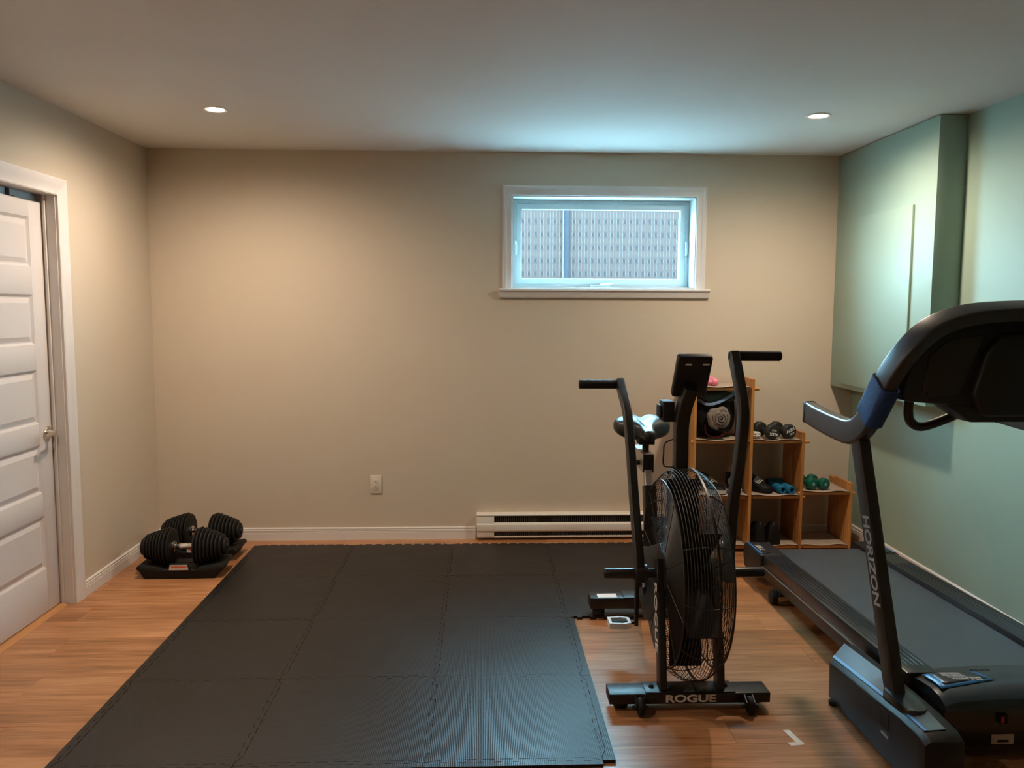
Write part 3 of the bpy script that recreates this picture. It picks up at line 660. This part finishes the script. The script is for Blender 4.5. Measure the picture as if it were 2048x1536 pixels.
def patch(poly, mat, name, par, lift):
    n = 6; bb = MB()
    (x00, y00), (x10, y10), (x11, y11), (x01, y01) = poly
    def f(u, v):
        x = (x00*(1-u)+x10*u)*(1-v)+(x01*(1-u)+x11*u)*v; y_ = (y00*(1-u)+y10*u)*(1-v)+(y01*(1-u)+y11*u)*v
        e = abs((x-TX)/(TX-3.53)); yh = y_-.030*(1-e*e)
        return tilt(Vector((x, y_, hood_z(max(-2.65, min(-2.43, yh)))+lift)))
    bb.grid(f, n, n); o = bb.build(name, mat, par); md = o.modifiers.new('t', 'SOLIDIFY'); md.thickness = .0006; md.offset = 1; return o
st = patch([(3.548, -2.600), (3.762, -2.545), (3.742, -2.555+.09), (3.548, -2.478)], m_blue, 'motor_label', hd_, .0030)
patch([(3.568, -2.578), (3.745, -2.533), (3.715, -2.462), (3.575, -2.472)], m_lblk, 'label_field', st, .0042)
def lettering(body, x, y_, size, wide):
    o = text('label_lettering', body, m_white, st, size, (x, y_, 0), (-1, .12, 0), (-.12, -1, 0), .0002, wide, bold=.0004)
    for v in o.data.vertices:
        e = abs((v.co.x-TX)/(TX-3.53)); yh = v.co.y-.030*(1-e*e)
        v.co.z = tilt(Vector((0, v.co.y, hood_z(max(-2.65, min(-2.43, yh)))))).z+.0058+v.co.z
    return o
lettering('2.0HP MOTOR', 3.668, -2.542, .0155, 1.0); lettering('MOTEUR DE 2.0 HP', 3.665, -2.526, .0140, .9)
for k in range(4):
    lettering('moteur silencieux et puissant'[k:], 3.640, -2.512+k*.0095, .0075, .85)
sw = Tm(MB().box(3.722, 3.752, -2.640, -2.624, .138, .168), 'power_switch', m_rub, bevel=.002)
MB().box(3.728, 3.736, -2.6425, -2.6395, .143, .163).build('switch_rocker', M('switch_red', (.55, .02, .02), .3), sw)
lb = Tm(MB().box(3.708, 3.783, -2.6268, -2.6255, .062, .096), 'rating_label', M('paper_beige', (.55, .45, .36), .6))
MB().box(3.728, 3.766, -2.6274, -2.6267, .069, .077).build('label_code', m_rub, lb)
# boots, collars, uprights
UP0, UP1 = Vector((3.407, -2.588, .17)), Vector((3.407, -2.233, 1.045))
m_boot = M('boot_plastic', (.0085, .0068, .006), .5, spec=.3, var=.08, scale=20, bump=.05, bscale=300)
m_sky_tint = M('boot_top_sky_tint', (.05, .085, .11), .20, var=.06, scale=14, spec=.7)  # bluish colour paints reflected window sky onto the label on the black boot
for s in (-1, 1):
    fx = (lambda x: x) if s < 0 else mir
    bt = MB(); lp = []
    for y_o, y_i, zt, zi in ((-2.195, -2.125, .148, .192), (-2.45, -2.42, .172, .215), (-2.70, -2.70, .196, .222), (-2.81, -2.81, .200, .216), (-2.855, -2.85, .190, .200)):
        lp.append([(fx(3.354), y_o, .014), (fx(3.352), y_o, zt), (fx(3.372), y_o*.75+y_i*.25, zt+.012), (fx(3.440), y_i, zi), (fx(3.478), y_i, zi-.004), (fx(3.480), y_i, .014)])
    bt.rings(lp); bo = Tm(bt, 'upright_boot', m_boot, bevel=.004, ang=30)
    tp = MB(); tl = []
    for l_ in lp[:4]:
        p1, p2, p3 = Vector(l_[1]), Vector(l_[2]), Vector(l_[3]); up_ = Vector((0, 0, .0012))
        q1 = p2+up_; q2 = p2*.45+p3*.55+up_; q3 = p3+up_; tl.append([q1, q2, q3, q3+up_, q2+up_, q1+up_])
    tp.rings(tl); tl_ = tp.build('boot_label_sky_tint', m_sky_tint, bo, ang=20)
    e = MB(); el = []
    for l_ in lp[:4]:
        p2, p3 = Vector(l_[2]), Vector(l_[3]); u_ = Vector((0, 0, .0031)); q1 = p2+u_; q2 = p2*.85+p3*.15+u_; el.append([q1, q2, q2+Vector((0, 0, .0006)), q1+Vector((0, 0, .0006))])
    e.rings(el).build('label_border', m_blue, tl_)
    for xx, yy in ((3.358, -2.23), (3.358, -2.80)):
        MB().lathe((fx(xx), yy, .0005), (0, 0, 1), [(0, .016), (.010, .018), (.016, .018)], 14).build('boot_foot', m_rub, bo)
    if s < 0:
        MB().box(3.3505, 3.354, -2.640, -2.590, .120, .175).build('socket_recess', m_rub, bo)
        MB().box(3.3495, 3.353, -2.645, -2.600, .096, .102).build('badge', m_line, bo)
        MB().box(3.356, 3.366, -2.197, -2.192, .10, .145).build('back_tab', m_line, bo, bevel=.001)
    mp_ = Vector((fx(3.409), -2.63, .226))
    co = MB(); co.rings([[(mp_.x+px_, mp_.y+py_, mp_.z+z_-.040*(-py_*0)) for px_, py_ in rrect(.078*k_, .185*k_, .036*k_)] for z_, k_ in ((-.03, 1.02), (-.004, 1.0), (.002, .96))])
    Tm(co, 'upright_collar', m_gloss, bevel=.001, ang=30)
    a, c = UP0.copy(), UP1.copy(); a.x, c.x = fx(a.x), fx(c.x)
    upo = Tm(MB().sweep([a, c], rrect(.047, .066, .010), side=(1, 0, 0)), 'upright', m_frame, ang=40)
    if s < 0: text('upright_lettering', 'HORIZON', m_grey, upo, .060, (UP0.x-.0240, -2.413, .622), (0, -.376, -.927), (0, -.927, .376), .0004, 1.12, bold=.0016, shear=.2)
# handlebars and console hoop: one continuous sweep from grip to grip
m_arm = M('arm_grey', (.040, .038, .038), .36, metal=.25, var=.06, scale=20, bump=.02, bscale=300)
half = [(3.440, -1.712, 1.042), (3.430, -1.85, 1.033), (3.415, -2.04, 1.028), (3.404, -2.20, 1.034), (3.402, -2.300, 1.085), (3.404, -2.365, 1.165), (3.412, -2.425, 1.260), (3.450, -2.468, 1.352), (3.510, -2.485, 1.418), (3.590, -2.493, 1.456), (3.690, -2.496, 1.474), (3.860, -2.497, 1.481)]
full = half+[(mir(x), y_, z) for x, y_, z in half[-2::-1]]
path = bez(full, 6)
Tm(MB().sweep(path, rrect(.048, .092, .011), side=(1, 0, 0)), 'handlebar_hoop', m_arm, ang=40)
for s in (-1, 1):
    x = 3.440 if s < 0 else mir(3.440)
    Tm(MB().sweep([(x, -1.715, 1.0422), (x, -1.702, 1.043)], rrect(.052, .096, .013), side=(1, 0, 0)), 'grip_end_cap', m_rub, ang=40)
bl = bez([(3.402, -2.318, 1.105), (3.404, -2.365, 1.165), (3.410, -2.410, 1.235)], 6)
wo, wi = rrect(.066, .112, .020), rrect(.052, .098, .013)
sl_ = MB().sweep(bl, wo+[wo[0]]+[wi[0]]+wi[::-1], side=(1, 0, 0)).build('blue_wrap', M('blue_fabric', (.012, .055, .20), .75, var=.2, scale=40, bump=.3, bscale=300), None, ang=50)
tag(sl_, 'blue fabric wrap around the left handlebar of the treadmill', 'wrap')
# console pod behind the hoop
outl = [(3.452, 1.178), (3.448, 1.25), (3.470, 1.335), (3.525, 1.398), (3.60, 1.434), (3.70, 1.452), (TX, 1.460)]
outl = outl+[(mir(x), z) for x, z in outl[-2::-1]]+[(mir(3.60), 1.165), (3.60, 1.165)]
Tm(MB().prism(outl, 'xz', -2.470, -2.335), 'console_pod', m_bplas, bevel=.010, ang=30)
Tm(MB().prism([(3.50, 1.19), (3.52, 1.33), (3.585, 1.385), (3.70, 1.40), (3.655, 1.275), (3.63, 1.20)], 'xz', -2.476, -2.468), 'back_cover', M('cover_brown_black', (.020, .013, .012), .5), bevel=.003)
cn = [(3.66, 1.20), (3.70, 1.34), (3.75, 1.405), (TX, 1.415)]; cn = cn+[(mir(x), z) for x, z in cn[-2::-1]]+[(mir(3.70), 1.13), (3.70, 1.13)]
Tm(MB().prism(cn, 'xz', -2.500, -2.440), 'console_spine', m_bplas, bevel=.014, seg=3, ang=30)
Tm(MB().prism([(3.58, 1.17), (3.66, 1.19), (mir(3.66), 1.19), (mir(3.58), 1.17), (mir(3.68), 1.105), (3.68, 1.105)], 'xz', -2.46, -2.36), 'console_chin', m_bplas, bevel=.008)
scr = Tm(MB().prism([(3.52, 1.24), (3.60, 1.37), (mir(3.60), 1.37), (mir(3.52), 1.24)], 'xz', -2.337, -2.328), 'display_panel', m_gloss, bevel=.002)
for x, z in ((3.512, 1.206), (3.735, 1.345)): Tm(MB().lathe((x, -2.472, z), (0, -1, 0), [(0, .006), (.004, .006), (.005, .003)], 8), 'screw', m_rub)
for s in (-1, 1):
    lpp = [(3.520, -2.37, 1.195), (3.514, -2.365, 1.150), (3.528, -2.355, 1.098), (3.568, -2.345, 1.075), (3.62, -2.345, 1.086), (3.70, -2.355, 1.122), (3.78, -2.37, 1.160)]
    if s > 0: lpp = [(mir(x), y_, z) for x, y_, z in lpp]
    Tm(MB().tube(bez(lpp, 6), .0165, 14), 'pulse_grip', m_frame, ang=60)

# ================================================================= STEPPED SHELF
sh = thing('stepped_shelf', (3.79, -.18, 0), 'stepped pine shelf unit in the back corner, three columns descending to the right', 'shelf')
YB, YFR = -.030, -.335
XP = [3.318, 3.665, 3.983, 4.292]; PT = .018
tops = [1.062, 1.062, .738, .425]
lev = [.040, .350, .690, 1.012]
def panel(x, z1):
    n = 4; wd = (YB-YFR)/n
    for k in range(n):
        y0 = YFR+k*wd
        MB().box(x-PT/2, x+PT/2, y0+.0008, y0+wd-.0008, .002, z1-.012*(k == n-1)).build('slat', m_pine, sh, bevel=.002, seg=1)
for x, z1 in zip(XP, tops): panel(x, z1)
m_liner = ribbed('shelf_liner', (.43, .345, .275), .5, .0085, 0, .6, var=.04)
def shelf(c0, z, over):
    x0, x1 = XP[c0]+PT/2, XP[c0+1]-PT/2
    n = 4; wd = (YB-YFR-.03)/n
    for k in range(n):
        y0 = YFR+.026+k*wd
        MB().box(x0+.0005, x1-.0005, y0+.001, y0+wd-.001, z-.014, z-.002).build('shelf_slat', m_pineh, sh, bevel=.0015, seg=1)
    MB().cyl((x0-PT-.012, YFR+.012, z-.010), (x1+PT+(.028 if over else .012), YFR+.012, z-.010), .011, n=14).build('front_rail', m_pineh, sh, ang=40)
    MB().cyl((x0-PT-.012, YB-.012, z-.010), (x1+PT+.012, YB-.012, z-.010), .010, n=12).build('back_rail', m_pineh, sh, ang=40)
    if over == 2: return
    def wv(u, v):
        y_ = YFR-.006+(YB-YFR-.006)*v; f = (1-v)**6
        return Vector((x0+.001+(x1-x0-.002)*u, y_, z+.0015+f*(.0035+.0045*sin(u*9+z*20))))
    b = MB(); b.grid(wv, 16, 14); o = b.build('liner', m_liner, sh); md = o.modifiers.new('t', 'SOLIDIFY'); md.thickness = .0016; md.offset = -1
shelf(0, lev[3], 1); shelf(0, lev[2], 0); shelf(0, lev[1], 0); shelf(0, lev[0], 0)
shelf(1, lev[2], 1); shelf(1, lev[1], 0); shelf(1, lev[0], 0)
shelf(2, lev[1]+.022, 0); shelf(2, lev[0], 0)

# ---- round dumbbells
def small_db(name, x, y_, z, r, ln, mat, axis, label, cat, group, core=None, sides=24):
    a = Vector(axis).normalized(); c = Vector((x, y_, z+r)); t = thing(name, (x, y_, z), label, cat, group)
    for s in (-1, 1):
        hw_ = ln*.30
        MB().lathe(c+a*s*(ln/2-hw_), a*s, [(0, r*.55), (.004, r*.86), (.012, r), (hw_-.012, r), (hw_-.004, r*.88), (hw_, r*.62)], sides).build('head', mat, t, ang=35)
        if core: MB().lathe(c+a*s*(ln/2-.0005), a*s, [(0, r*.26), (.0015, r*.26), (.002, r*.12)], 16).build('cap', core, t)
    MB().lathe(c-a*(ln*.21), a, [(0, .013), (ln*.21, .015), (ln*.42, .013)], 16).build('handle', mat, t)
    return t, c, a
m_neo = M('black_neoprene', (.012, .013, .013), .6, var=.1, scale=60, bump=.05, bscale=300)
m_grn = M('green_vinyl', (.0, .10, .065), .42, var=.06, scale=30)
m_pink = M('pink_vinyl', (.80, .22, .33), .4, var=.04, scale=30)
m_lg = M('core_grey', (.22, .36, .30), .5)
ax1, ax2 = (-.28, 1, 0), (-.22, 1, 0)
for (x, y_, rot, lab) in ((3.775, -.255, 172, 'black round dumbbell on the middle step, left of the pair, lettering upside down'), (3.880, -.250, 24, 'black round dumbbell on the middle step, right of the pair, lettering slanted')):
    t, c, a = small_db('round_dumbbell', x, y_, lev[2]+.004, .046, .175, m_neo, ax1, lab, 'dumbbell', 'black dumbbells on the shelf', sides=12)
    f_ = c-a*(.0885); q = radians(rot); X_ = Vector((1, .28, 0)).normalized(); Z_ = Vector((0, 0, 1))
    xd, yd = X_*cos(q)+Z_*sin(q), -X_*sin(q)+Z_*cos(q)
    text('lettering', 'ALEX', m_white, t, .024, f_+yd*.012, xd, yd, .0006, 1.05, bold=.0006); text('lettering', '10LB', m_white, t, .017, f_-yd*.011, xd, yd, .0006, 1.0)
for x, y_, lab in ((4.050, -.225, 'green round dumbbell on the lowest step, against the wooden panel'), (4.124, -.228, 'green round dumbbell on the lowest step, right of the other green one')):
    small_db('green_dumbbell', x, y_, lev[1]+.026, .036, .165, m_grn, ax2, lab, 'dumbbell', 'green dumbbells on the shelf', core=m_lg)
small_db('pink_dumbbell', 3.405, -.265, lev[3]+.004, .022, .13, m_pink, (1, .05, 0), 'pink dumbbell lying sideways on top of the shelf, in front of the other pink one', 'dumbbell', 'pink dumbbells on the shelf')
small_db('pink_dumbbell', 3.455, -.165, lev[3]+.004, .024, .13, m_pink, (.1, 1, 0), 'pink dumbbell on top of the shelf, end towards the room, behind the other pink one', 'dumbbell', 'pink dumbbells on the shelf')
# ---- blue foam grips
m_foam = M('blue_foam', (.0, .13, .26), .7, var=.1, scale=60, bump=.08, bscale=300)
for (x, y_, z, lab) in ((3.868, -.235, 0, 'hollow blue foam roller on the shelf, left of the front two'), (3.921, -.240, 0, 'hollow blue foam roller on the shelf, right of the front two, by the panel'), (3.905, -.085, 0, 'blue foam roller on the shelf, lying behind the front two')):
    a = Vector((-.15, 1, 0)).normalized() if y_ < -.1 else Vector((1, .1, 0)); r = .026; c = Vector((x, y_, lev[1]+.003+r)); ln = .15 if y_ < -.1 else .10
    tag(MB().lathe(c-a*ln/2, a, [(0, r*.5), (0, r*.93), (.003, r), (ln-.003, r), (ln, r*.93), (ln, r*.5), (0, r*.5)], 24, cap=False).build('foam_roller', m_foam, None, ang=35), lab, 'foam roller', 'blue foam rollers on the shelf')
# ---- shoes
m_shoe = M('shoe_black', (.006, .006, .0065), .6, spec=.25, var=.15, scale=40, bump=.1, bscale=200)
m_sole = M('shoe_sole', (.010, .010, .012), .6, var=.1, spec=.25); m_wsole = M('shoe_sole_white', (.50, .48, .45), .6, var=.06)
def shoe(x, y_, z, ang_, label, L_=.27, sole=None, laces=True, hi=.0, wd=1.):
    t = thing('shoe', (x, y_, z), label, 'shoe', 'shoes on the shelf')
    R_ = Matrix.Translation((x, y_, z)) @ Matrix.Rotation(radians(ang_), 4, 'Z')
    st_ = [(0, .018, .06), (.03, .030, .082), (.10, .034, .088), (.22, .034, .078), (.38, .036, .066), (.55, .042, .062), (.72, .045, .048), (.88, .038, .038), (.97, .022, .030), (1.0, .008, .024)]; st_ = [(u, w_*wd, h) for u, w_, h in st_]
    b = MB(); lp = []
    for u, hw_, h in st_:
        h2 = h+(hi if u < .4 else 0); ring = []
        for k in range(14):
            a = pi*k/13; ring.append(R_ @ Vector((L_*(u-.5), cos(a)*hw_*(1-.35*max(0, sin(a))**3), .020+max(0, sin(a))**.8*(h2-.012))))
        lp.append(ring)
    b.rings(lp); b.build('upper', m_shoe, t, ang=60)
    b = MB(); lp = []
    for u, hw_, h in st_:
        lp.append([R_ @ Vector((L_*(u-.5)*1.02, s_*(hw_+.003), zz_+.006*max(0, u-.8)*5)) for s_, zz_ in ((-1, .001), (1, .001), (1, .022), (-1, .022))])
    b.rings(lp); b.build('sole', sole or m_sole, t, ang=40)
    if not hi: o = MB().sweep([R_ @ Vector(p) for p in bez([(-L_*.44, 0, .084+hi), (-L_*.40, .026, .090+hi), (-L_*.25, .030, .084+hi), (-L_*.12, .018, .080+hi*.7), (-L_*.08, 0, .076), (-L_*.12, -.018, .080+hi*.7), (-L_*.25, -.030, .084+hi), (-L_*.40, -.026, .090+hi), (-L_*.44, 0, .084+hi)], 4)], rrect(.008, .008, .003)).build('collar', m_sole, t, ang=60)
    if laces:
        for k in range(4):
            u = -.02+k*.055; MB().tube([R_ @ Vector(p) for p in bez([(L_*u-.004, -.030, .062-k*.004), (L_*u+.006, 0, .086-k*.006), (L_*u-.004, .030, .062-k*.004)], 4)], .0042, 6).build('lace', m_wsole, t)
    return t
shoe(3.455, -.200, lev[1]+.004, -68, 'black shoe on the left column shelf, nearest the slatted side', sole=m_wsole)
shoe(3.600, -.200, lev[1]+.004, -100, 'black shoe on the left column shelf, beside the centre panel', sole=m_wsole)
shoe(3.752, -.205, lev[1]+.004, -52, 'black low shoe with white laces beside the blue foam rollers', L_=.20)
shoe(3.730, -.190, lev[0]+.004, 97, 'black high shoe on the bottom shelf, left one of the pair', laces=False, hi=.045, sole=m_shoe, wd=1.15)
shoe(3.842, -.195, lev[0]+.004, 83, 'black high shoe on the bottom shelf, right one of the pair', laces=False, hi=.045, sole=m_shoe, wd=1.15)
# ---- gear bag, towel and cloth in the top compartment
m_bag = M('bag_black', (.006, .0065, .008), .65, spec=.2, var=.2, scale=20, bump=.2, bscale=60)
bag = thing('sports_bag', (3.50, -.17, lev[2]+.006), 'dark sports bag filling the top compartment of the shelf', 'bag')
MB().blob((3.462, -.165, lev[2]+.147), (.130, .115, .140), 3, .10, 2.2, 4, .62).build('body', m_bag, bag)
MB().sweep(bez([(3.352, -.255, .93), (3.40, -.292, .905), (3.46, -.298, .915), (3.53, -.295, .95), (3.60, -.27, .985)], 6), rrect(.004, .018, .0015), side=(0, 1, 0)).build('blue_piping', M('piping_blue', (.16, .24, .38), .4), bag)
MB().blob((3.47, -.245, .945), (.115, .040, .036), 5, .2, 3, 3, .8).build('flap', M('flap_green', (.030, .050, .045), .7, var=.3, scale=15, bump=.2), bag)
MB().sweep(bez([(3.56, -.292, .968), (3.59, -.294, .985), (3.62, -.28, .990)], 4), rrect(.006, .026, .002), side=(0, 1, 0)).build('teal_patch', M('patch_teal', (.10, .30, .36), .5, var=.3, scale=60), bag)
MB().sweep(bez([(3.39, -.288, .78), (3.40, -.299, .725), (3.46, -.302, .705), (3.52, -.298, .735)], 6), rrect(.004, .010, .0015), side=(0, 1, 0)).build('red_piping', M('piping_red', (.16, .008, .02), .5), bag)
m_tow = M('towel_greige', (.20, .165, .135), .9, var=.15, scale=50, bump=.4, bscale=200)
b = MB(); lp = []; N = 180; TURN = 7.2*pi
def tw(k, off, sc, yy):
    th = k/N*TURN; r0 = .008+.064*k/N; d = Vector((cos(th), sin(th), 0))
    wob = 1+.16*noise.noise(d*1.1+Vector((3, 7, 0)))+.10*noise.noise(d*2.6+Vector((k*.012, 1, 5)))
    rr = max((r0-off)*sc*wob, .0008)
    return Vector((3.466+rr*cos(th+.8)*1.02, yy+.014*noise.noise(Vector((th*.9, 3, 1)))-.012*(1-k/N), .826+rr*sin(th+.8)*1.06))
for yy, sc in ((-.354, .93), (-.350, .985), (-.340, 1.0), (-.305, 1.0), (-.290, .95)):
    lp.append([tw(k, 0, sc, yy) for k in range(N+1)]+[tw(k, .0165*(.55+.45*k/N), sc, yy) for k in range(N, -1, -1)])
b.rings(lp, cap=True); tag(b.build('rolled_towel', m_tow, None, ang=60), 'rolled greige towel tucked in front of the dark sports bag', 'towel')
tag(MB().blob((3.628, -.262, lev[2]+.075), (.022, .060, .052), 9, .25, 2.5, 3, .8).build('black_cap', m_bag), 'black folded cap squeezed between the bag and the shelf panel', 'cap')
m_cl = M('cloth_white', (.50, .49, .47), .85, var=.1, scale=40, bump=.2)
tag(MB().blob((3.708, -.262, lev[2]+.024), (.033, .045, .021), 12, .35, 3, 3, .9).build('white_cloth', m_cl), 'small crumpled white cloth beside the black dumbbells', 'cloth')
